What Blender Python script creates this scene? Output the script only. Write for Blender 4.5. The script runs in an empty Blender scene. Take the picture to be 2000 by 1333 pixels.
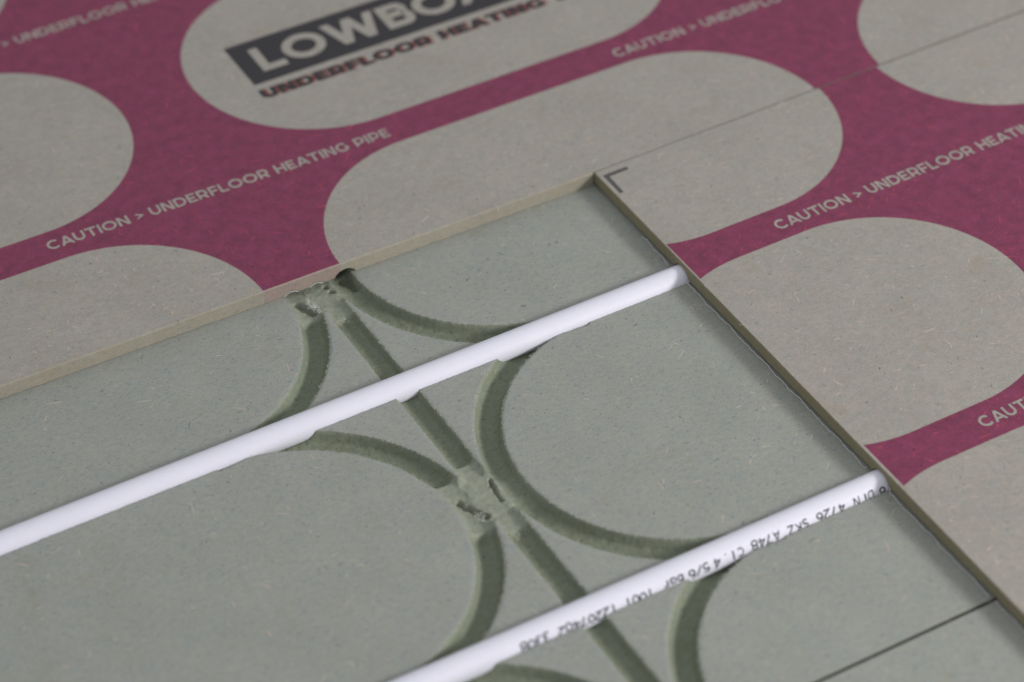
import bpy, math, random
import numpy as np
from mathutils import Vector, Matrix, Euler

# ------------------------------------------------------------------ scene, camera, light
scene = bpy.context.scene
COL = scene.collection
MM = 0.001
random.seed(7)
rng = np.random.default_rng(11)

cam_data = bpy.data.cameras.new("camera")
cam = bpy.data.objects.new("camera", cam_data)
COL.objects.link(cam)
cam.location = (-0.249155, -0.8054147, 0.8076191)
cam.rotation_euler = (0.8497, 0.0216, -0.5208)
cam_data.sensor_width = 36.0
cam_data.sensor_fit = 'HORIZONTAL'
cam_data.lens = 36.0 * 5621.95 / 2000.0
cam_data.clip_start = 0.05
cam_data.clip_end = 60.0
cam_data.dof.use_dof = True
cam_data.dof.focus_distance = 1.212
cam_data.dof.aperture_fstop = 5.2
cam_data.dof.aperture_blades = 8
scene.camera = cam

world = bpy.data.worlds.new("World")
scene.world = world
world.use_nodes = True
bg = world.node_tree.nodes["Background"]
bg.inputs[0].default_value = (0.93, 0.96, 1.0, 1.0)
bg.inputs[1].default_value = 0.49

def area_lamp(name, loc, target, sx, sy, power, col):
    ld = bpy.data.lights.new(name, 'AREA')
    ld.shape = 'RECTANGLE'
    ld.size, ld.size_y = sx, sy
    ld.energy = power
    ld.color = col
    o = bpy.data.objects.new(name, ld)
    COL.objects.link(o)
    o.location = loc
    d = Vector(target) - Vector(loc)
    o.rotation_euler = d.to_track_quat('-Z', 'Y').to_euler()
    return o

# a low window behind the camera's right shoulder, and the pale ceiling bounce overhead
area_lamp("window_light", (1.24, -1.19, 0.70), (0.20, 0.0, 0.0), 0.50, 0.26, 19.5, (1.0, 0.985, 0.97))
area_lamp("ceiling_light", (0.75, -0.9, 2.3), (0.20, 0.0, 0.0), 1.6, 1.6, 3.0, (0.97, 0.98, 1.0))

scene.view_settings.view_transform = 'Standard'
scene.view_settings.look = 'None'
scene.view_settings.exposure = 0.10
scene.view_settings.gamma = 1.0

# ------------------------------------------------------------------ helpers
def mesh_obj(name, verts, faces, mat=None, parent=None, smooth=False, fmat=None, mats=None):
    me = bpy.data.meshes.new(name)
    me.from_pydata([tuple(float(c) * MM for c in v) for v in verts], [], faces)
    for m in (mats or ([mat] if mat else [])):
        me.materials.append(m)
    if fmat is not None:
        me.polygons.foreach_set("material_index", np.asarray(fmat, dtype=np.int32))
    if smooth:
        me.polygons.foreach_set("use_smooth", [True] * len(me.polygons))
    me.update()
    o = bpy.data.objects.new(name, me)
    COL.objects.link(o)
    if parent is not None:
        o.parent = parent
    return o

def tag(o, label=None, cat=None, group=None, kind=None):
    if label: o["label"] = label
    if cat: o["category"] = cat
    if group: o["group"] = group
    if kind: o["kind"] = kind
    return o

class NT:
    """small shader-node helper"""
    def __init__(self, name):
        self.mat = bpy.data.materials.new(name)
        self.mat.use_nodes = True
        self.t = self.mat.node_tree
        self.bsdf = self.t.nodes["Principled BSDF"]
    def n(self, typ, **kw):
        nd = self.t.nodes.new(typ)
        for k, v in kw.items(): setattr(nd, k, v)
        return nd
    def link(self, a, b): self.t.links.new(a, b)
    def val(self, sock, v):
        if isinstance(v, (int, float)): sock.default_value = v
        elif isinstance(v, tuple): sock.default_value = v
        else: self.link(v, sock)
    def math(self, op, a, b=None, c=None, clamp=False):
        nd = self.n('ShaderNodeMath', operation=op, use_clamp=clamp)
        self.val(nd.inputs[0], a)
        if b is not None: self.val(nd.inputs[1], b)
        if c is not None: self.val(nd.inputs[2], c)
        return nd.outputs[0]
    def mix(self, f, a, b, blend='MIX'):
        nd = self.n('ShaderNodeMix', data_type='RGBA', blend_type=blend)
        self.val(nd.inputs[0], f)
        self.val(nd.inputs[6], a if not (isinstance(a, tuple) and len(a) == 3) else a + (1,))
        self.val(nd.inputs[7], b if not (isinstance(b, tuple) and len(b) == 3) else b + (1,))
        return nd.outputs[2]
    def ramp(self, v, lo, hi, a=0.0, b=1.0):
        nd = self.n('ShaderNodeMapRange')
        nd.inputs[1].default_value = lo; nd.inputs[2].default_value = hi
        nd.inputs[3].default_value = a; nd.inputs[4].default_value = b
        self.link(v, nd.inputs[0])
        return nd.outputs[0]
    def mapping(self, vec, loc=(0, 0, 0), rot=(0, 0, 0), sc=(1, 1, 1)):
        nd = self.n('ShaderNodeMapping')
        self.link(vec, nd.inputs[0])
        nd.inputs[1].default_value = loc; nd.inputs[2].default_value = rot; nd.inputs[3].default_value = sc
        return nd.outputs[0]
    def noise(self, vec, scale, detail=2.0, rough=0.5, color=False):
        nd = self.n('ShaderNodeTexNoise')
        self.link(vec, nd.inputs['Vector'])
        nd.inputs['Scale'].default_value = scale
        nd.inputs['Detail'].default_value = detail
        nd.inputs['Roughness'].default_value = rough
        return nd.outputs['Color' if color else 'Fac']

def coords_mm(T):
    tc = T.n('ShaderNodeTexCoord')
    return T.mapping(tc.outputs['Object'], sc=(1000, 1000, 1000))

def board_colour(T, P, base, light, dark, amount=1.0, pinks=0.0):
    c = T.mix(T.ramp(T.noise(P, 0.035, 3.0), 0.3, 0.7), tuple(x * .955 for x in base), tuple(x * 1.045 for x in base))
    # cool and warm drift, a few faint stains
    c = T.mix(T.ramp(T.noise(T.mapping(P, loc=(40, 9, 3)), 0.16, 3.0, .6), 0.45, 0.68, 0, 0.55), c,
              (base[0] * .90, base[1] * .96, base[2] * 1.02))
    c = T.mix(T.ramp(T.noise(T.mapping(P, loc=(4, 90, 3)), 0.28, 3.0, .6), 0.5, 0.7, 0, 0.45), c,
              (base[0] * 1.07, base[1] * .99, base[2] * .97))
    c = T.mix(T.ramp(T.noise(T.mapping(P, loc=(70, 19, 8)), 0.05, 3.0, .65), 0.60, 0.72, 0, 0.5), c,
              (base[0] * .90, base[1] * .86, base[2] * .76))
    g = T.noise(P, 1.1, 4.0, 0.7)
    gv = T.ramp(g, 0.3, 0.7, 1 - .13 * amount, 1 + .13 * amount)
    q = T.noise(T.mapping(P, loc=(11, 7, 0), rot=(0, 0, .4), sc=(.6, 1, 1)), 0.5, 3.0, 0.6)
    gv = T.math('MULTIPLY', gv, T.ramp(q, 0.3, 0.7, 1 - .07 * amount, 1 + .07 * amount))
    cc = T.n('ShaderNodeCombineColor')
    for i in range(3): T.link(gv, cc.inputs[i])
    c = T.mix(1.0, c, cc.outputs[0], 'MULTIPLY')
    f1 = T.ramp(T.noise(T.mapping(P, rot=(0, 0, .5), sc=(.45, .9, 1)), 0.9, 1.0), 0.64, 0.74, 0, .5 * amount * (1 - .75 * pinks))
    c = T.mix(f1, c, (dark[0] * .9, dark[1], dark[2] * 1.15))
    v = T.n('ShaderNodeTexVoronoi')
    T.link(P, v.inputs['Vector']); v.inputs['Scale'].default_value = 0.19
    sp = T.math('MULTIPLY', T.math('LESS_THAN', v.outputs['Distance'], .055),
                T.math('GREATER_THAN', T.n_sep(v.outputs['Color']), .80))
    c = T.mix(T.math('MULTIPLY', sp, .75), c, tuple(x * .35 for x in dark))
    return c, g
def n_sep(self, c):
    s = self.n('ShaderNodeSeparateColor'); self.link(c, s.inputs[0]); return s.outputs[0]
NT.n_sep = n_sep

def finish(T, c, g, rough=0.62, bump=0.25, spec=0.35):
    T.link(c, T.bsdf.inputs['Base Color'])
    T.bsdf.inputs['Roughness'].default_value = rough
    T.bsdf.inputs['Specular IOR Level'].default_value = spec
    b = T.n('ShaderNodeBump')
    b.inputs['Strength'].default_value = bump
    b.inputs['Distance'].default_value = 0.00012
    T.link(g, b.inputs['Height']); T.link(b.outputs[0], T.bsdf.inputs['Normal'])
    return T.mat

# colours (base albedo)
COVER = (0.356, 0.327, 0.288)
LOWER = (0.318, 0.325, 0.290)
LIGHTF = (0.60, 0.50, 0.40)
DARKF = (0.15, 0.165, 0.17)
INK = (0.206, 0.036, 0.084)
SIDE = (0.325, 0.298, 0.235)
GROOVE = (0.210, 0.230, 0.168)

CY_L, CY_R = 73.9, 74.9
def capsule_mask(T, P, segs, cy, pitch, R):
    """1 on the printed bands, 0 inside the unprinted stadium shapes. segs: (centre x, half length)"""
    sp = T.n('ShaderNodeSeparateXYZ')
    w = T.n('ShaderNodeVectorMath', operation='MULTIPLY_ADD')      # slightly soaked print edge
    T.link(T.noise(P, 1.1, 2.0, color=True), w.inputs[0]); w.inputs[1].default_value = (.35, .35, 0)
    sh = T.mapping(P, loc=(-.17, -.17, 0)); T.link(sh, w.inputs[2])
    T.link(w.outputs[0], sp.inputs[0])
    x, y = sp.outputs[0], sp.outputs[1]
    if cy == CY_L:                                               # the back board lies slightly skewed
        y = T.math('SUBTRACT', y, T.math('MULTIPLY', T.math('SUBTRACT', 335.0, x), .0150))
    q = T.math('DIVIDE', T.math('SUBTRACT', y, cy - pitch / 2), pitch)
    yy = T.math('MULTIPLY', T.math('SUBTRACT', T.math('FRACT', q), .5), pitch)
    best = None
    for (cx, hl) in segs:
        dx = T.math('MAXIMUM', T.math('SUBTRACT', T.math('ABSOLUTE', T.math('SUBTRACT', x, cx)), hl), 0.0)
        d = T.math('SQRT', T.math('ADD', T.math('MULTIPLY', dx, dx), T.math('MULTIPLY', yy, yy)))
        best = d if best is None else T.math('MINIMUM', best, d)
    return T.ramp(best, R - .12, R + .12)

def ink_over(T, P, c, g, mask, ink, var=1.0):
    # ink takes the grain of the board; some fibres take it brighter and redder
    v = T.ramp(g, .3, .7, .76, 1.24)
    big = T.ramp(T.noise(T.mapping(P, loc=(3, 70, 0)), .16, 3.0), .3, .7, .82, 1.16)
    vv = T.math('MULTIPLY', v, big)
    cc = T.n('ShaderNodeCombineColor')
    for i in range(3): T.link(vv, cc.inputs[i])
    i_ = T.mix(1.0, ink, cc.outputs[0], 'MULTIPLY')
    i_ = T.mix(T.ramp(T.noise(T.mapping(P, loc=(9, 2, 0)), .3, 2.0), .5, .72, 0, .5), i_, (ink[0] * .92, ink[1] * 1.15, ink[2] * 1.25))
    m = T.ramp(T.noise(T.mapping(P, rot=(0, 0, -.5), sc=(.5, 1.2, 1)), .5, 3.0, .6), .55, .72, 0, .6)
    i_ = T.mix(m, i_, (ink[0] * 1.35, ink[1] * 1.0, ink[2] * 1.02))
    return T.mix(T.math('MULTIPLY', mask, .97), c, i_)

def make_board_mat(name, base, segs=None, cy=0, pitch=149.3, R=64.5, pinks=0.0, bump=.25, edge=None):
    T = NT(name); P = coords_mm(T)
    c, g = board_colour(T, P, base, LIGHTF, DARKF, 1.0, pinks)
    if segs:
        m = capsule_mask(T, P, segs, cy, pitch, R)
        if edge is not None:                                   # the print stops short of the cut edge
            sx = T.n('ShaderNodeSeparateXYZ'); T.link(P, sx.inputs[0])
            m = T.math('MULTIPLY', m, T.ramp(sx.outputs[0], edge - .15, edge + .15))
        c = ink_over(T, P, c, g, m, INK)
    return finish(T, c, g, bump=bump, spec=.24)

SEG_L = [(-10.5, 59.5), (274.5, 59.5), (559.5, 59.5)]
SEG_R = [(318.0, 17.8), (559.0, 61.5)]
M_back = make_board_mat("cover_print_back", COVER, SEG_L, CY_L, 150.1, 64.6, 1.0)
M_right = make_board_mat("cover_print_right", COVER, SEG_R, CY_R, 149.3, 64.5, 1.0, edge=278.75)
M_plain = make_board_mat("bare_board_face", COVER, pinks=1.0)
M_lower = make_board_mat("lower_board_face", LOWER)

def make_side(name, base, segs=None, cy=0, R=64.5):
    T = NT(name); P = coords_mm(T)
    c, g = board_colour(T, P, base, tuple(min(1, x * 1.5) for x in base), tuple(x * .6 for x in base), .8)
    if segs:
        m = capsule_mask(T, P, segs, cy, 149.3, R)
        c = T.mix(T.math('MULTIPLY', m, .20), c, (INK[0] * 1.5, INK[1] * 2, INK[2] * 1.6))
    return finish(T, c, g, rough=.75, bump=.5, spec=.2)
M_side_back = make_side("cover_edge_back", SIDE, SEG_L, CY_L)
M_side_right = make_side("cover_edge_right", (0.265, 0.235, 0.150))  # edge turned away from the window: its shade is put into a darker base
M_core = make_side("board_core", tuple(x * .8 for x in GROOVE))

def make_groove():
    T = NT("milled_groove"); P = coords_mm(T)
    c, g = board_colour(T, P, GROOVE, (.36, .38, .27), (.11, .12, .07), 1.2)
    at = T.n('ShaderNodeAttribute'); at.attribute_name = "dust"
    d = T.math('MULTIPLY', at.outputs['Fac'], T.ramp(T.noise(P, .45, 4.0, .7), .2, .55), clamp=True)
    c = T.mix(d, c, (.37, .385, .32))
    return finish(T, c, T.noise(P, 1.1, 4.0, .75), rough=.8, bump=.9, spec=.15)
M_groove = make_groove()

def plain(name, col, rough=.5, metal=0.0, spec=.5, nscale=2.0, namp=.12):
    T = NT(name); P = coords_mm(T)
    n_ = T.noise(P, nscale, 3.0)
    c = T.mix(n_, tuple(x * (1 - namp) for x in col), tuple(min(1, x * (1 + namp)) for x in col))
    T.link(c, T.bsdf.inputs['Base Color'])
    T.bsdf.inputs['Roughness'].default_value = rough
    T.bsdf.inputs['Metallic'].default_value = metal
    T.bsdf.inputs['Specular IOR Level'].default_value = spec
    return T.mat

M_foil = plain("aluminium_foil", (.93, .93, .95), .4, .25, nscale=1.2, namp=.25)
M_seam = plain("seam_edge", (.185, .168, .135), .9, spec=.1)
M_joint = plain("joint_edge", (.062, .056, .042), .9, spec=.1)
M_black = plain("print_charcoal", (.039, .036, .040), .6, spec=.3, namp=.25)
M_mark = plain("print_corner_mark", (.092, .088, .088), .6, spec=.3, namp=.25)
M_red = plain("print_red_shadow", (.24, .065, .05), .6, spec=.3, namp=.25)
M_pipeink = plain("pipe_print", (.03, .027, .045), .5, spec=.3, namp=.5, nscale=3)
M_fibre = plain("fibre_pale", (.46, .46, .37), .8, spec=.1, nscale=.4, namp=.35)
M_dustw = plain("fibre_white", (.62, .62, .56), .8, spec=.1, nscale=.6, namp=.2)
M_sub = plain("subfloor_dark", (.05, .05, .045), .9, spec=.1, nscale=.2)

def make_pipe_mat():
    T = NT("white_plastic"); P = coords_mm(T)
    n_ = T.noise(P, .08, 3.0)
    c = T.mix(n_, (.755, .742, .825), (.795, .782, .855))
    T.link(c, T.bsdf.inputs['Base Color'])
    T.bsdf.inputs['Roughness'].default_value = .5
    T.bsdf.inputs['Specular IOR Level'].default_value = .35
    T.bsdf.inputs['Subsurface Weight'].default_value = .8
    T.bsdf.inputs['Subsurface Radius'].default_value = (.0035, .0035, .0038)
    return T.mat
M_pipe = make_pipe_mat()

# ------------------------------------------------------------------ lettering
def arc(cx, cy, rx, ry, a0, a1, n=14):
    return [(cx + rx * math.cos(math.radians(a0 + (a1 - a0) * i / n)), cy + ry * math.sin(math.radians(a0 + (a1 - a0) * i / n))) for i in range(n + 1)]

def diag(x0, y0, x1, y1, w):
    """parallelogram stroke with horizontal ends"""
    L = math.hypot(x1 - x0, y1 - y0)
    k = w * L / abs(y1 - y0) / 2
    return ('poly', [(x0 - k, y0), (x0 + k, y0), (x1 + k, y1), (x1 - k, y1)])

def glyph(ch, w):
    h = w / 2
    hi = 1 - h
    if ch == 'I': return [[(h, 0), (h, 1)]], w
    if ch == 'L': return [[(h, 1), (h, h), (.66, h)]], .66
    if ch == 'E': return [[(.68, hi), (h, hi), (h, h), (.70, h)], [(h, .5), (.62, .5)]], .70
    if ch == 'F': return [[(.68, hi), (h, hi), (h, 0)], [(h, .46), (.62, .46)]], .68
    if ch == 'H': return [[(h, 0), (h, 1)], [(.86 - h, 0), (.86 - h, 1)], [(h, .5), (.86 - h, .5)]], .86
    if ch == 'N':
        k = w * .62
        return [[(h, 0), (h, 1)], [(.88 - h, 0), (.88 - h, 1)], ('poly', [(0.02, 1), (k * 2, 1), (.86, 0), (.88 - 2 * k, 0)])], .88
    if ch == 'M': return [[(h, 0), (h, 1)], [(1.04 - h, 0), (1.04 - h, 1)], diag(.52, .2, h * 1.1, 1, w), diag(.52, .2, 1.04 - h * 1.1, 1, w)], 1.04
    if ch == 'T': return [[(0, hi), (.84, hi)], [(.42, 0), (.42, hi)]], .84
    if ch == 'A':
        k = h * 1.12
        return [diag(k - .05, 0, .46, 1, w), diag(.97 - k, 0, .46, 1, w), [(.22, .27), (.70, .27)]], .90
    if ch == 'Y': return [[(.46, 0), (.46, .42)], diag(.46, .38, h * 1.2, 1, w), diag(.46, .38, .92 - h * 1.2, 1, w)], .92
    if ch == 'W':
        k = h * 1.1; W_ = 1.42
        return [diag(.40, 0, k, 1, w), diag(.40, 0, .71, 1, w), diag(1.02, 0, .71, 1, w), diag(1.02, 0, W_ - k, 1, w)], W_
    if ch == '>': return [[(.04, .20), (.52, .46), (.04, .72)]], .60
    if ch == 'U':
        r = .43 - h
        return [[(h, 1)] + arc(.43, .43, r, .43 - h, 180, 360) + [(.86 - h, 1)]], .86
    if ch == 'O': return [arc(.55, .5, .55 - h, .5 - h * .95, 0, 360, 32)], 1.10
    if ch == 'C': return [arc(.54, .5, .54 - h, .5 - h * .95, 46, 314, 24)], .96
    if ch == 'G': return [arc(.54, .5, .54 - h, .5 - h * .95, 46, 322, 24) + [(1.0 - h, .5), ] , [(.66, .46), (1.0 - h * .4, .46)]], 1.02
    if ch == 'D': return [[(h, h), (.40, h)] + arc(.42, .5, .50 - h, .5 - h, -90, 90, 16) + [(.40, hi), (h, hi), (h, h - h)]], .92
    if ch in 'PRB':
        if ch == 'B':
            return [[(h, h), (.50, h)] + arc(.52, h + (.54 - h) / 2, .28 - h, (.54 - h) / 2, -90, 90, 10) + [(h, .54)],
                    [(h, .54), (.46, .54)] + arc(.48, .54 + (hi - .54) / 2, .27 - h, (hi - .54) / 2, -90, 90, 10) + [(h, hi)], [(h, 0), (h, 1)]], .80
        g_ = [[(h, .33), (.46, .33)] + arc(.47, (.33 + hi) / 2, .34 - h, (hi - .33) / 2, -90, 90, 12) + [(h, hi)], [(h, 0), (h, 1)]]
        if ch == 'R': g_.append(diag(.80 - h * 1.1, 0, .50, .36, w))
        return g_, (.84 if ch == 'R' else .81)
    if ch == 'S':
        r = (1 - w) / 4
        return [arc(.38, hi - r, .36 - h, r, 40, 270, 12) + arc(.38, h + r, .38 - h, r, 90, -140, 12)], .76
    if ch == 'K': return [[(h, 0), (h, 1)], diag(.12, .38, .74, 1, w), diag(.74, 0, .26, .56, w)], .8
    if ch == 'Z': return [[(0, hi), (.7, hi)], [(0, h), (.72, h)], diag(.08, h, .62, hi, w)], .72
    if ch == 'l': return [[(.3, 1), (.3, 0)]], .6
    if ch == '.': return [[(.3, 0), (.3, .12)]], .6
    if ch == '/': return [diag(.05, 0, .6, 1, w)], .65
    if ch == 'b': return [[(.1, 1), (.1, 0)], arc(.34, .3, .24, .28, 0, 360, 14)], .65
    if ch == 'a': return [[(.56, .62), (.56, 0)], arc(.32, .3, .24, .28, 0, 360, 14)], .65
    if ch == 'r': return [[(.16, .62), (.16, 0)], arc(.4, .36, .24, .24, 60, 180, 8)], .6
    if ch == '0': return [arc(.32, .5, .28, .5 - h, 0, 360, 18)], .64
    if ch == '1': return [[(.12, .78), (.34, .96), (.34, 0)]], .64
    if ch == '2': return [arc(.32, .72, .27, .25, 165, -40, 12) + [(.06, h), (.62, h)]], .64
    if ch == '3': return [arc(.30, .73, .26, .24, 150, -90, 10) + arc(.30, .26, .28, .23, 90, -150, 10)], .64
    if ch == '4': return [[(.46, 0), (.46, 1), (.04, .3), (.64, .3)]], .64
    if ch == '5': return [[(.58, hi), (.12, hi), (.09, .55)] + arc(.31, .32, .28, .28, 110, -140, 12)], .64
    if ch == '6': return [arc(.32, .31, .27, .28, 0, 360, 16), [(.07, .4)] + arc(.42, .5, .36, .46, 170, 100, 8)], .64
    if ch == '7': return [[(.04, hi), (.60, hi), (.24, 0)]], .64
    if ch == '8': return [arc(.32, .27, .28, .25, 0, 360, 16), arc(.32, .74, .24, .22, 0, 360, 16)], .64
    return [], .45

def stroke_poly(pts, w):
    """thicken a centre line; returns list of quads"""
    closed = math.hypot(pts[0][0] - pts[-1][0], pts[0][1] - pts[-1][1]) < 1e-6
    p = [np.array(q, float) for q in pts]
    n = len(p); L, R = [], []
    for i in range(n):
        a = p[i] - p[i - 1] if i > 0 else (p[-1] - p[-2] if closed else p[1] - p[0])
        b = p[i + 1] - p[i] if i < n - 1 else (p[1] - p[0] if closed else p[-1] - p[-2])
        a = a / (np.linalg.norm(a) + 1e-9); b = b / (np.linalg.norm(b) + 1e-9)
        na, nb = np.array([-a[1], a[0]]), np.array([-b[1], b[0]])
        m = na + nb; m = m / (np.linalg.norm(m) + 1e-9)
        k = w / 2 / max(.35, float(m @ na))
        L.append(p[i] + m * k); R.append(p[i] - m * k)
    return [[L[i], R[i], R[i + 1], L[i + 1]] for i in range(n - 1)]

def text_polys(s, w, track, space=.42):
    out, x = [], 0.0
    for ch in s:
        if ch == ' ':
            x += space; continue
        st, adv = glyph(ch, w)
        for q in st:
            if isinstance(q, tuple) and q[0] == 'poly': qs = [q[1]]
            else: qs = stroke_poly(q, w * (.75 if ch == '>' else 1))
            for poly in qs: out.append([(x + a[0], a[1]) for a in poly])
        x += adv + track
    return out, x - track

def text_sheet(name, s, x, y, length, cap, w, z, mat, parent, ang=0.0, track=.13, space=.42):
    polys, nat = text_polys(s, w, track, space)
    sx = length / nat
    V, F = [], []
    ca, sa = math.cos(ang), math.sin(ang)
    for k, poly in enumerate(polys):
        b = len(V)
        for (a, c) in poly:
            u, v = a * sx, c * cap
            V.append((x + u * ca - v * sa, y + u * sa + v * ca, z + .004 * (k % 6)))
        A = sum(poly[i][0] * poly[(i + 1) % 4][1] - poly[(i + 1) % 4][0] * poly[i][1] for i in range(4))
        F.append((b, b + 1, b + 2, b + 3) if A > 0 else (b + 3, b + 2, b + 1, b))
    return mesh_obj(name, V, F, mat, parent)

# ------------------------------------------------------------------ subfloor
mesh_obj("floor", [(-420, -520, -14), (900, -520, -14), (900, 700, -14), (-420, 700, -14)], [(0, 1, 2, 3)], M_sub)
tag(bpy.data.objects["floor"], kind="structure")

# ------------------------------------------------------------------ grooved lower boards
HW = 5.85                     # half width of a channel
XS, XCL, XCR, RAD = 139.3, 52.3, 226.0, 76.1
YJ = -225.4                   # joint between the two lower boards

def smooth_noise(X, Y, scale, seed):
    r = np.random.default_rng(seed)
    tot = np.zeros_like(X)
    for k in range(14):
        a = r.uniform(0, 2 * np.pi); f = scale * r.uniform(.6, 1.7); ph = r.uniform(0, 6.28)
        tot += np.sin((X * np.cos(a) + Y * np.sin(a)) * f + ph)
    return tot / 3.7

def channel_fields(X, Y):
    """signed distance to the union of channels (negative inside) and the depth of the cut"""
    fields = []
    for yc in (0, -150, -300):                                    # pipe channels
        fields.append((np.abs(Y - yc), np.full_like(X, 1.5), 'pipe'))
    fields.append((np.abs(X - XS - 0.004 * Y * 0), None, 'cross'))  # straight cross channel
    for cy in (75, -75, -225):                                    # return bends, both sides
        dl = np.abs(np.hypot(X - XCL, Y - cy) - RAD); dl = np.where(X > XCL - 1, dl, 99)
        dr = np.abs(np.hypot(X - XCR, Y - cy) - RAD); dr = np.where(X < XCR + 1, dr, 99)
        fields.append((dl, None, 'bend_l')); fields.append((dr, None, 'bend_r'))
    # distance to nearest crossing point of the bends
    jy = np.minimum.reduce([np.abs(Y - c) for c in (75, -75, -225)])
    jr = np.hypot((X - XS) * .75, jy)
    sd = np.full_like(X, 99.); depth = np.zeros_like(X)
    dust = np.zeros_like(X)
    for s, d0, kind in fields:
        hw = 5.4 if kind == 'cross' else HW
        sd = np.minimum(sd, s - hw)
        u = np.clip(1 - (s / hw) ** 2, 0, 1)
        if kind == 'pipe': d = np.where(s < hw, 1.5 + hw * np.sqrt(u), 0)
        elif kind == 'cross': d = np.where(s < hw, np.minimum(1.2 + 3.4 * u ** .4, .35 + 2.0 * (hw - s)), 0)
        else: d = np.where(s < hw, np.minimum(1.2 + 4.4 * u ** .5, .35 + 2.0 * (hw - s)), 0)
        if kind == 'cross':
            lift = np.clip((23.5 - jy) / 2.6, 0, 1)
            d = d * (1 - .42 * lift)
            dust = np.maximum(dust, np.where(s < hw, lift, 0))
        elif kind == 'bend_l':
            lift = np.clip((18 - jy) / 2.6, 0, 1)
            d = d * (1 - .48 * lift)
            dust = np.maximum(dust, np.where(s < hw, lift, 0))
        elif kind == 'bend_r':
            lift = np.clip((14 - jy) / 8.0, 0, 1)
            d = d * (1 - .22 * lift)
        depth = np.maximum(depth, d)
    # the worn middle of each crossing, where the cutters met
    ell = (np.hypot((X - 138.0 + .5 * smooth_noise(X, Y, .5, 77)) / 13.0, jy / (16.5 + .8 * smooth_noise(X, Y, .6, 78))) - 1) * 12
    sd = np.minimum(sd, ell)
    depth = np.maximum(depth, np.where(ell < 0, np.minimum(2.4 + .28 * smooth_noise(X * .8 + Y * .5, Y * .35, .75, 79), .4 - .8 * ell), 0))
    dust = np.maximum(dust, np.clip(-ell / 2, 0, 1))
    dust = dust * np.clip((4.6 - depth) / 1.2, 0, 1)
    dust = np.maximum(dust, .75 * np.clip((1.5 - depth) / .8, 0, 1))
    return sd, depth, jr, dust

# torn hollows in the crossings: x1, y1, x2, y2, radius, depth
PITS = [(126.5, 71.5, 129.8, 63.0, 2.3, 5.6), (142.2, 77, 143.6, 71.0, 1.3, 5.2), (152.0, 77, 154.5, 70.5, 3.6, 7.0),
        (127.2, -71.0, 132.6, -84.0, 1.8, 6.4), (142.4, -79.0, 144.2, -66.0, 1.2, 5.2), (146.0, -84.0, 150.0, -92.0, 1.8, 4.4)]

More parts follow.
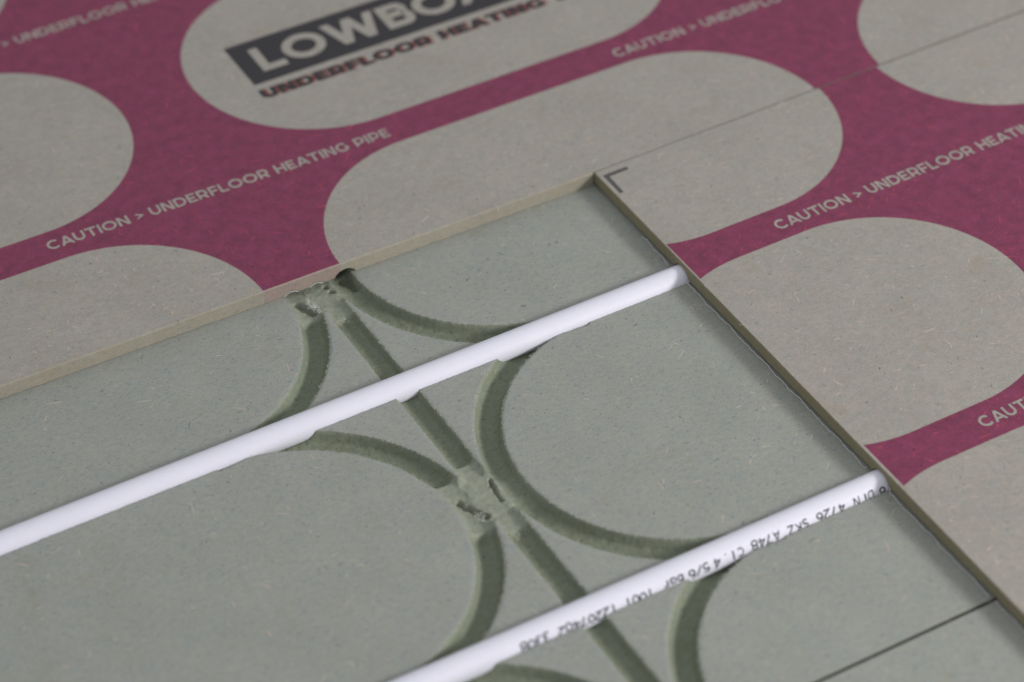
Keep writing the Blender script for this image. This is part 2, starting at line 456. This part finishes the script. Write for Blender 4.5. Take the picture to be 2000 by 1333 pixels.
def grooved_board(name, x0, x1, y0, y1, fx0, fx1, cell=0.45, blk=8):
    """top face: big flat quads, fine cells only near the channels; channels cut as real depth"""
    nx = int(round((fx1 - fx0) / cell / blk)) * blk
    ny = int(math.ceil((y1 - y0) / cell / blk)) * blk
    xs = np.linspace(fx0, fx1, nx + 1); ys = np.linspace(y0, y1, ny + 1)
    X, Y = np.meshgrid(xs, ys, indexing='ij')
    frag = .16 * smooth_noise(X, Y, 1.7, 3) + .13 * smooth_noise(X, Y, 3.9, 5) + .10 * smooth_noise(X, Y, .35, 9)
    sd, dep, jr, dst = channel_fields(X, Y)
    rag = np.where(np.abs(sd) < 3, frag, 0)
    sd = sd + rag * .8
    # move grid points lying close to the lip onto the lip
    gx, gy = np.gradient(sd, xs, ys)
    gl = np.hypot(gx, gy) + 1e-6
    near = np.abs(sd) < cell * .55
    near[0, :] = near[-1, :] = False; near[:, 0] = near[:, -1] = False
    X = np.where(near, X - sd * gx / gl ** 2 * .9, X); Y = np.where(near, Y - sd * gy / gl ** 2 * .9, Y)
    sdn = np.where(near, 0.0, sd)
    Z = np.where(sdn < -1e-6, -np.maximum(dep, .3), 0.0)
    rough = .16 * smooth_noise(X, Y, 1.3, 21) + .10 * smooth_noise(X, Y, 3.2, 22)
    jz = np.clip((26 - jr) / 12, 0, 1)
    for (ax, ay, bx_, by_, pr, pd) in PITS:
        t = np.clip(((X - ax) * (bx_ - ax) + (Y - ay) * (by_ - ay)) / ((bx_ - ax) ** 2 + (by_ - ay) ** 2), 0, 1)
        q = np.hypot(X - ax - t * (bx_ - ax), Y - ay - t * (by_ - ay)) + .35 * smooth_noise(X, Y, 1.3, 31)
        Z = np.where((sdn < -.4) & (q < pr), np.minimum(Z, -pd * np.clip(1.8 * (1 - q / pr), 0, 1) ** .6), Z)
    Z = np.where(sdn < -1e-6, Z + rough * (.6 - .1 * jz), Z)
    # softened, slightly worn lips
    lip = np.where(sdn >= -1e-6, -.30 * np.exp(-np.maximum(sdn, 0) / .45) + 0, 0)
    Z = np.where(sdn >= -1e-6, np.where(sdn < 2.0, lip, 0), Z)
    Z = np.minimum(Z, 0.0)
    # fine or coarse blocks
    bx, by = nx // blk, ny // blk
    idx = -np.ones((nx + 1, ny + 1), dtype=np.int64)
    V = []; F = []; FM = []; dust = []
    def vid(i, j):
        if idx[i, j] < 0:
            idx[i, j] = len(V); V.append((X[i, j], Y[i, j], Z[i, j]))
            dust.append(float(dst[i, j]) * .55)
        return int(idx[i, j])
    for a in range(bx):
        for b in range(by):
            i0, j0 = a * blk, b * blk
            blkmin = sdn[i0:i0 + blk + 1, j0:j0 + blk + 1].min()
            if blkmin > 2.3:
                F.append((vid(i0, j0), vid(i0 + blk, j0), vid(i0 + blk, j0 + blk), vid(i0, j0 + blk))); FM.append(0)
            else:
                for i in range(i0, i0 + blk):
                    for j in range(j0, j0 + blk):
                        F.append((vid(i, j), vid(i + 1, j), vid(i + 1, j + 1), vid(i, j + 1)))
                        m = (Z[i, j] < -.5) + (Z[i + 1, j] < -.5) + (Z[i + 1, j + 1] < -.5) + (Z[i, j + 1] < -.5)
                        FM.append(1 if m >= 1 else 0)
    nfine = len(F)
    # plain strips beyond the finely cut part, skirts and bottom
    b0 = len(V)
    yt = ys[-1]
    def quad(p, m):
        b = len(V)
        for q in p: V.append(q); dust.append(0.0)
        F.append((b, b + 1, b + 2, b + 3)); FM.append(m)
    cuts = sorted([y0] + [c for yc in (0, -150) for c in (yc - HW, yc + HW) if y0 < c < yt] + [yt])
    for (xa, xb) in ((x0, fx0), (fx1, x1)):
        for ya, yb in zip(cuts[:-1], cuts[1:]):
            mid = (ya + yb) / 2
            if min(abs(mid), abs(mid + 150)) > HW - .5:
                quad([(xa, ya, 0), (xb, ya, 0), (xb, yb, 0), (xa, yb, 0)], 0)
            else:
                quad([(xa, ya, -7.3), (xb, ya, -7.3), (xb, yb, -7.3), (xa, yb, -7.3)], 1)
                quad([(xa, ya, 0), (xb, ya, 0), (xb, ya, -7.3), (xa, ya, -7.3)], 1)
                quad([(xa, yb, -7.3), (xb, yb, -7.3), (xb, yb, 0), (xa, yb, 0)], 1)
    zb = -13.0
    # skirt following the top outline at the y0 side (channels open there)
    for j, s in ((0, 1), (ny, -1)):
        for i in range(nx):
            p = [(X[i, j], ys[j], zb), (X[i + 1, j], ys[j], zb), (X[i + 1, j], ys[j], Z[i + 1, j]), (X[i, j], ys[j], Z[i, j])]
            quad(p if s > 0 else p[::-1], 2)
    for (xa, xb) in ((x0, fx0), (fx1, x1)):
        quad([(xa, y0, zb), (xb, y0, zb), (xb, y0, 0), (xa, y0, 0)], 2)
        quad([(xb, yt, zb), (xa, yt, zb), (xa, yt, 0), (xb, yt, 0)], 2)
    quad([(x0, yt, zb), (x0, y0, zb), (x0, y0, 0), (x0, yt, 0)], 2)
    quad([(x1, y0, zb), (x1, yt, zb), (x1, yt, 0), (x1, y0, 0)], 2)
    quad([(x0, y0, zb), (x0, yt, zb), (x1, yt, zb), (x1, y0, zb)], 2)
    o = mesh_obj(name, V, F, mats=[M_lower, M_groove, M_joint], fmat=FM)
    o.data.polygons.foreach_set('use_smooth', np.asarray(FM) == 1)
    at = o.data.attributes.new("dust", 'FLOAT', 'POINT')
    at.data.foreach_set("value", np.array(dust, dtype=np.float32))
    # lip sample points, for loose fibres
    inside = sdn < -1e-6
    e = near & (np.abs(sd) < cell)
    pts = np.stack([X[e], Y[e], gx[e] / gl[e], gy[e] / gl[e]], 1)
    return o, pts

board_a, lip_a = grooved_board("grooved_board", -210, 640, YJ, 118, -84, 291)
tag(board_a, "large grey-green fibreboard with curved pipe channels, both white pipes lying in it", "board", "grooved boards")
board_b, lip_b = grooved_board("grooved_board", -210, 640, -420, YJ - 1.4, 120, 240, cell=1.2)
tag(board_b, "grey-green board past the thin black joint, at the lower right corner of the opening", "board", "grooved boards")

def fibres(name, pts, count, parent, mat, lmin, lmax, wid, seed, spread=.35, zbase=0.0, up=.9):
    r = np.random.default_rng(seed)
    V, F = [], []
    sel = r.choice(len(pts), count)
    for s in sel:
        x, y, nx_, ny_ = pts[s]
        x += r.normal(0, .15); y += r.normal(0, .15)
        a = math.atan2(-ny_, -nx_) + r.normal(0, .9)
        L = r.uniform(lmin, lmax) * (1 if r.random() > .08 else 1.7)
        bend = r.normal(0, .8)
        w = wid * r.uniform(.6, 1.3)
        px, py, pz = x, y, zbase - .05
        el = r.uniform(-.2, up)
        b = len(V); n = 4
        for k in range(n):
            t = k / (n - 1)
            ww = w * (1 - .75 * t)
            ca, sa = math.cos(a), math.sin(a)
            V.append((px - sa * ww, py + ca * ww, pz)); V.append((px + sa * ww, py - ca * ww, pz + ww * .7))
            px += ca * L / n * math.cos(el); py += sa * L / n * math.cos(el); pz += L / n * math.sin(el)
            a += bend / n; el -= .25
        for k in range(n - 1):
            F.append((b + 2 * k, b + 2 * k + 1, b + 2 * k + 3, b + 2 * k + 2))
    return tag(mesh_obj(name, V, F, mat, parent), kind="stuff")

vis = lip_a[(lip_a[:, 0] > -80) & ~((np.abs(lip_a[:, 1]) > 4.5) & (np.abs(lip_a[:, 1]) < 7) & (np.random.default_rng(1).random(len(lip_a)) < .75))]
fibres("frayed_fibres", vis, 5200, board_a, M_fibre, .4, 1.25, .075, 4)
# torn white tuft and swarf in the crossings
def tuft(name, cx, cy, rx, ry, z, n, mat, seed, lmin, lmax, wid):
    r = np.random.default_rng(seed)
    a = r.uniform(0, 6.28, n)
    p = np.stack([cx + r.normal(0, rx, n), cy + r.normal(0, ry, n), np.cos(a), np.sin(a)], 1)
    return fibres(name, p, n, board_a, mat, lmin, lmax, wid, seed + 1, zbase=z, up=1.3)
tuft("torn_fibres", 131.4, 66.8, .8, 2.0, -1.3, 190, M_dustw, 40, .9, 3.0, .13)
tuft("torn_fibres", 137.5, 50.5, 1.6, 1.2, -1.2, 60, M_fibre, 44, .8, 2.4, .09)
tuft("torn_fibres", 130.5, -83.0, .9, 1.8, -1.6, 90, M_dustw, 48, .6, 1.6, .09)
tuft("torn_fibres", 137.5, -101.0, 1.6, 1.2, -1.2, 60, M_fibre, 52, .6, 1.8, .09)
tuft("torn_fibres", 146.0, 66.0, 2.5, 2.5, -2.0, 60, M_fibre, 56, .5, 1.4, .07)

# ------------------------------------------------------------------ cover boards (profile with channels underneath, extruded)
H = 7.03
def arch(c, r_, zc, z0, n=12):
    """points of a rounded notch in an underside at z0, from low to high coordinate"""
    half = math.sqrt(max(r_ ** 2 - (z0 - zc) ** 2, 0))
    a0 = math.atan2(z0 - zc, -half); a1 = math.atan2(z0 - zc, half)
    if a0 < 0: a0 += 2 * math.pi
    return [(c + r_ * math.cos(a0 + (a1 - a0) * i / n), zc + r_ * math.sin(a0 + (a1 - a0) * i / n)) for i in range(n + 1)]

def cover(name, prof, front, depth_dir, length, mats, bev=.35):
    """prof: (s, z) underside points from low s to high s. front(s)->(x, y) of the cut edge, extruded along depth_dir"""
    s0, s1 = prof[0][0], prof[-1][0]
    V, F, FM = [], [], []
    def P(s, z, d):
        x, y = front(s); return (x + depth_dir[0] * d, y + depth_dir[1] * d, z)
    # resample underside so the edge can be a little uneven
    pts = []
    for (a, b) in zip(prof[:-1], prof[1:]):
        n = max(1, int(abs(b[0] - a[0]) / 3.0))
        for k in range(n): pts.append((a[0] + (b[0] - a[0]) * k / n, a[1] + (b[1] - a[1]) * k / n))
    pts.append(prof[-1])
    r = np.random.default_rng(len(pts))
    n = len(pts)
    rows = []
    for (s, z) in pts:
        wob = r.normal(0, .035)
        base = len(V)
        V.append(P(s, z, .0 + wob)); bv = bev(s) if callable(bev) else bev
        V.append(P(s, H - bv, wob * .5)); V.append(P(s, H, bv + abs(r.normal(0, .05))))
        V.append(P(s, H, length)); V.append(P(s, z, length))
        rows.append(base)
    for a, b in zip(rows[:-1], rows[1:]):
        F += [(a, b, b + 1, a + 1), (a + 1, b + 1, b + 2, a + 2), (a + 2, b + 2, b + 3, a + 3), (a + 3, b + 3, b + 4, a + 4), (a + 4, b + 4, b, a)]
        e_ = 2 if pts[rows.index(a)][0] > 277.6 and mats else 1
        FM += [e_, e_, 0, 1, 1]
    a, b = rows[0], rows[-1]
    F += [(a, a + 1, a + 2, a + 3, a + 4), (b + 4, b + 3, b + 2, b + 1, b)]; FM += [1, 1]
    return V, F, FM

# right cover: cut edge runs along y, body towards +x
PZC, PR = -1.45, 5.88
def front_r(y): return (277.75 + .0039 * y, y)
prof_r = [(-335, 1.35)] + arch(-300, 6.3, PZC, 1.35) + arch(-150, 6.5, PZC, 1.35) + arch(0, 6.5, PZC, 1.35) + [(73.95, 1.35)]
V, F, FM = cover("r", prof_r, front_r, (1, 0), 365, None, .3)
F = [f[::-1] for f in F]
cover_r = mesh_obj("cover_board", V, F, mats=[M_right, M_side_right], fmat=FM)
tag(cover_r, "right-hand cover board with charcoal corner mark, its dark cut edge running across the pipe ends", "board", "printed cover boards")

# back cover: cut edge runs along x, slightly skewed, body towards +y; the part right of the opening starts at the joint
SK = -.0183
def front_l(x):
    return (x, 79.05 + SK * x) if x < 277.6 else (x, 74.30 + .0019 * (x - 277.6))
prof_l = [(-240, .25)] + arch(126.5, 5.2, -3.2, .25) + arch(138.6, 5.0, -3.2, .25) + arch(152.5, 6.0, -2.6, .25) + [(277.55, .25), (277.65, .25), (640, .25)]
V, F, FM = cover("l", prof_l, front_l, (.0175, .99985), 300, True, lambda q: .55 if q < 277.6 else .08)
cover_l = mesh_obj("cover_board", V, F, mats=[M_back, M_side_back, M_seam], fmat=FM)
tag(cover_l, "big purple-banded cover board at the back with a charcoal logo panel and pale cut edge", "board", "printed cover boards")

# --- print on the back cover (board local: skewed about x = 335)
ANG = -.0175
def L2W(x, yl): return x, yl + .0175 * (335 - x)
ZP = H + .06
TXT = "CAUTION > UNDERFLOOR HEATING PIPE"
def line_l(x, yl, ang=ANG, s=TXT):
    X_, Y_ = L2W(x, yl)
    text_sheet("caution_lettering", s, X_, Y_, 167.6, 6.45, .195, ZP, M_plain, cover_l, ang)
line_l(45.3, 145.9, ANG - .012)
line_l(332.8, 144.1)
line_l(44.5, 300.2, ANG)
line_l(332.8 - 1.0, 300.2)

def quad_sheet(name, pts, z, mat, parent):
    return mesh_obj(name, [(p[0], p[1], z) for p in pts], [tuple(range(len(pts)))], mat, parent)
quad_sheet("logo_panel", [L2W(176.2, 211.3), L2W(356, 211.3), L2W(356, 245.4), L2W(176.2, 245.4)], ZP, M_black, cover_l)
X_, Y_ = L2W(185.0, 219.0)
text_sheet("logo_lettering", "LOWBOARD", X_, Y_, 163, 19.6, .235, ZP + .03, M_plain, cover_l, ANG, track=.07)
X_, Y_ = L2W(175.4, 199.0)
text_sheet("logo_subtitle", "UNDERFLOOR HEATING SYSTEM", X_ + 1.3, Y_ - .1, 208, 7.5, .29, ZP, M_red, cover_l, ANG, track=.10)
text_sheet("logo_subtitle", "UNDERFLOOR HEATING SYSTEM", X_, Y_, 208, 7.5, .27, ZP + .04, M_black, cover_l, ANG, track=.10)

# --- print on the right cover
for (x, y) in ((326.3, -3.6), (326.3, -152.3)):
    text_sheet("caution_lettering", TXT, x, y, 167.6, 6.45, .195, ZP, M_plain, cover_r, 0.0)
mesh_obj("corner_mark", [(280.2, 70.1, ZP), (282.4, 67.9, ZP), (292.7, 68.0, ZP), (292.7, 70.1, ZP), (280.2, 55.0, ZP), (282.1, 55.0, ZP)],
         [(0, 1, 2, 3), (0, 4, 5, 1)], M_mark, cover_r)

# --- foil lining that shows under the cut edges
def ribbon(name, path, hgt, parent, thick=.09):
    V, F = [], []
    n = len(path)
    for i, (x, y, z, tx) in enumerate(path):
        a = path[max(0, i - 1)]; b = path[min(n - 1, i + 1)]
        d = np.array([b[0] - a[0], b[1] - a[1], b[2] - a[2]]); d /= np.linalg.norm(d) + 1e-9
        up = np.array([0, 0, 1.0]) + np.array([tx, 0, 0]); up -= d * (up @ d); up /= np.linalg.norm(up)
        sd_ = np.cross(d, up)
        c = np.array([x, y, z])
        for (u, v) in ((-1, -1), (1, -1), (1, 1), (-1, 1)):
            V.append(tuple(c + up * (v * hgt / 2) + sd_ * (u * thick)))
    for i in range(n - 1):
        for k in range(4):
            F.append((4 * i + k, 4 * i + (k + 1) % 4, 4 * i + 4 + (k + 1) % 4, 4 * i + 4 + k))
    F += [(0, 3, 2, 1), (4 * n - 4, 4 * n - 3, 4 * n - 2, 4 * n - 1)]
    return mesh_obj(name, V, F, M_foil, parent, smooth=False)

r = np.random.default_rng(5)
def foil_run(ya, yb, amp, lead, curl0=False, curl1=False):
    n = int(abs(yb - ya) / .8)
    ph = r.uniform(0, 6)
    path = []
    for i in range(n + 1):
        t = i / n; y = ya + (yb - ya) * t
        x = 277.75 + .0039 * y - lead - amp * (.5 + .5 * math.sin(y * .35 + ph) * math.sin(y * .13 + 1)) - .12 * math.sin(y * 1.3) - abs(r.normal(0, .04))
        z = .38 + .12 * math.sin(y * .6 + ph)
        path.append((x, y, z, -.5 + .5 * math.sin(y * .9)))
    return path
p = foil_run(31, 7.5, .9, .5); p[-1] = (p[-1][0] - .4, p[-1][1], .75, 0); p[-2] = (p[-2][0] - .6, p[-2][1], .6, 0)
ribbon("foil_edge", p, .28, cover_r)
p = [(277.6 - .2, -6.6, 1.5, 0), (277.6 - .9, -6.5, 1.25, 0), (277.6 - 1.1, -7.3, .8, 0)] + foil_run(-8.0, -141.5, .8, .55)
p[-1] = (p[-1][0] + .2, p[-1][1], .9, 0)
ribbon("foil_edge", p, .28, cover_r)
p = [(277.2 - .2, -156.5, 1.6, 0), (277.2 - .6, -157.2, 1.1, 0)] + foil_run(-158.0, -224, .8, .75)
ribbon("foil_edge", p, .28, cover_r)
ribbon("foil_edge", foil_run(-227, -330, .6, .5), .28, cover_r)
# arched foil under the back cover's notches
for (c, r_, zc, w_) in ((126.3, 4.9, -3.35, 1.0), (138.4, 4.7, -3.35, 1.0)):
    path = [(x, 79.05 + SK * x - .12, z, 0) for (x, z) in arch(c, r_, zc, .2, 14)]
    ribbon("foil_edge", path, .26, cover_l)

# ------------------------------------------------------------------ pipes
def pipe(yc, x0=-215, x1=420, seg=48):
    V, F = [], []
    n = 90
    for i in range(n + 1):
        t = i / n; x = x0 + (x1 - x0) * t
        dz = .10 * math.sin(x * .013 + yc); dy = .12 * math.sin(x * .011 + 2 + yc)
        for k in range(seg):
            a = 2 * math.pi * k / seg
            V.append((x, yc + dy + PR * math.cos(a), PZC + dz + PR * math.sin(a)))
    for i in range(n):
        for k in range(seg):
            F.append((i * seg + k, i * seg + (k + 1) % seg, (i + 1) * seg + (k + 1) % seg, (i + 1) * seg + k))
    F.append(tuple(range(seg))[::-1]); F.append(tuple(n * seg + k for k in range(seg)))
    o = mesh_obj("heating_pipe", V, F, M_pipe, smooth=True)
    return o
pipe_1 = pipe(0)
tag(pipe_1, "white plastic pipe without any print, the one nearer the back cover board", "pipe", "white heating pipes")
pipe_2 = pipe(-150)
tag(pipe_2, "white plastic pipe with small dark upside-down print along its side, nearer the camera", "pipe", "white heating pipes")

def pipe_print():
    chars = [('6', 275.6), ('D', 270.0), ('I', 266.4), ('N', 263.2), ('4', 256.0), ('7', 252.5), ('2', 249.0), ('6', 245.5),
             ('S', 238.7), ('K', 235.3), ('Z', 231.8), ('A', 225.2), ('7', 221.6), ('4', 218.2), ('8', 214.8),
             ('C', 208.2), ('l', 204.8), ('.', 201.4), ('4', 197.2), ('5', 192.2), ('/', 188.8), ('6', 185.6),
             ('b', 180.4), ('a', 177.2), ('r', 173.9)]
    x = 166.5
    for ch in "1001 12207402 3308":
        chars.append((ch, x)); x -= 3.3
    V, F = [], []
    rr = np.random.default_rng(3)
    for ch, xr in chars:
        st, adv = glyph(ch, .165)
        sx = 2.85 / max(adv, .62)
        jit = rr.normal(0, 1.4)
        base = 138.0 + 3.0 * math.sin(xr * .05) + jit
        for q in st:
            qs = [q[1]] if isinstance(q, tuple) and q[0] == 'poly' else stroke_poly(q, .165)
            for poly in qs:
                b = len(V); m = 5
                for i in range(m + 1):
                    for k in range(m + 1):
                        p, q_ = i / m, k / m
                        u = (1 - p) * ((1 - q_) * poly[0][0] + q_ * poly[1][0]) + p * ((1 - q_) * poly[3][0] + q_ * poly[2][0])
                        v = (1 - p) * ((1 - q_) * poly[0][1] + q_ * poly[1][1]) + p * ((1 - q_) * poly[3][1] + q_ * poly[2][1])
                        ph = math.radians(base + v * 38.0)
                        X = xr - u * sx
                        dz = .10 * math.sin(X * .013 - 150); dy = .12 * math.sin(X * .011 + 2 - 150)
                        V.append((X, -150 + dy + (PR + .035) * math.cos(ph), PZC + dz + (PR + .035) * math.sin(ph)))
                for i in range(m):
                    for k in range(m):
                        F.append((b + i * (m + 1) + k, b + i * (m + 1) + k + 1, b + (i + 1) * (m + 1) + k + 1, b + (i + 1) * (m + 1) + k))
    return mesh_obj("printed_lettering", V, F, M_pipeink, pipe_2)
pipe_print()

# ------------------------------------------------------------------ wood fibres pressed into the board faces
def make_fibre_mat(name, segs=None, cy=0, R=64.5):
    T = NT(name); P = coords_mm(T)
    at = T.n('ShaderNodeAttribute'); at.attribute_name = "tone"
    c = at.outputs['Color']
    if segs:
        m = capsule_mask(T, P, segs, cy, 150.1 if cy == CY_L else 149.3, R)
        inked = T.mix(1.0, c, (.80, .125, .28), 'MULTIPLY')
        c = T.mix(T.math('MULTIPLY', m, .97), c, inked)
    T.link(c, T.bsdf.inputs['Base Color'])
    T.bsdf.inputs['Roughness'].default_value = .6
    T.bsdf.inputs['Specular IOR Level'].default_value = .3
    return T.mat
M_fl = make_fibre_mat("fibres_back", SEG_L, CY_L, 64.4)
M_fr = make_fibre_mat("fibres_right", SEG_R, CY_R)
M_fb = make_fibre_mat("fibres_lower")

def surface_fibres(name, parent, mat, base, box, keep, count, z, seed, bluish):
    r = np.random.default_rng(seed)
    V, F, C = [], [], []
    base = np.array(base)
    kinds = [((.62, .50, .41), .34), ((.56, .50, .42), .30), ((.60, .44, .38), .16), ((.17, .205, .225), .24 * bluish), ((.13, .13, .12), .10)]
    pr = np.array([k[1] for k in kinds]); pr = pr / pr.sum()
    X0 = r.uniform(box[0], box[1], count); Y0 = r.uniform(box[2], box[3], count)
    ok = keep(X0, Y0)
    for x, y in zip(X0[ok], Y0[ok]):
        k = r.choice(len(kinds), p=pr)
        strong = r.random()
        mixf = .20 + .30 * r.random() if strong < .89 else .60 + .35 * r.random()
        if k >= 3:
            L = min(3.2, r.lognormal(.0, .45)); w = r.uniform(.10, .26) * (1.7 if strong > .88 else 1); bend = r.normal(0, .6)
            mixf = min(1, mixf * 1.15)
        else:
            L = min(6.5, r.lognormal(.35, .55) * (1.7 if strong > .88 else 1)); w = r.uniform(.07, .16) * (1.7 if strong > .88 else 1); bend = r.normal(0, .6)
        col = base * (1 - mixf) + np.array(kinds[k][0]) * mixf
        a = r.uniform(0, 6.283); n = 5; b = len(V)
        px, py = x, y
        zz = z + .006 * (r.integers(0, 5))
        for i in range(n):
            t = i / (n - 1)
            ww = w * (.35 + .65 * math.sin(math.pi * min(max(t, .08), .92))) * r.uniform(.75, 1.2)
            ca, sa = math.cos(a), math.sin(a)
            V.append((px - sa * ww, py + ca * ww, zz)); V.append((px + sa * ww, py - ca * ww, zz))
            px += ca * L / (n - 1); py += sa * L / (n - 1); a += bend / (n - 1) + r.normal(0, .12)
            C += [col, col]
        for i in range(n - 1):
            F.append((b + 2 * i + 1, b + 2 * i + 3, b + 2 * i + 2, b + 2 * i))
    o = mesh_obj(name, V, F, mat, parent)
    at = o.data.attributes.new("tone", 'FLOAT_COLOR', 'POINT')
    at.data.foreach_set("color", np.c_[np.array(C), np.ones(len(C))].astype(np.float32).ravel())
    return tag(o, kind="stuff")

surface_fibres("pressed_fibres", cover_l, M_fl, COVER, (-60, 540, 66, 372), lambda x, y: y > np.where(x < 277.6, 80.5 + SK * x, 75.6), 15000, H + .012, 101, .6)
surface_fibres("pressed_fibres", cover_r, M_fr, COVER, (279.2, 540, -290, 73), lambda x, y: x > 0, 8500, H + .012, 102, .6)
surface_fibres("pressed_fibres", board_a, M_fb, LOWER, (-80, 277, YJ + 2, 80), lambda x, y: channel_fields(x, y)[0] > 2.2, 7000, .012, 103, 2.2)
surface_fibres("pressed_fibres", board_b, M_fb, LOWER, (150, 278, -300, YJ - 3), lambda x, y: channel_fields(x, y)[0] > 2.2, 800, .012, 104, 2.2)
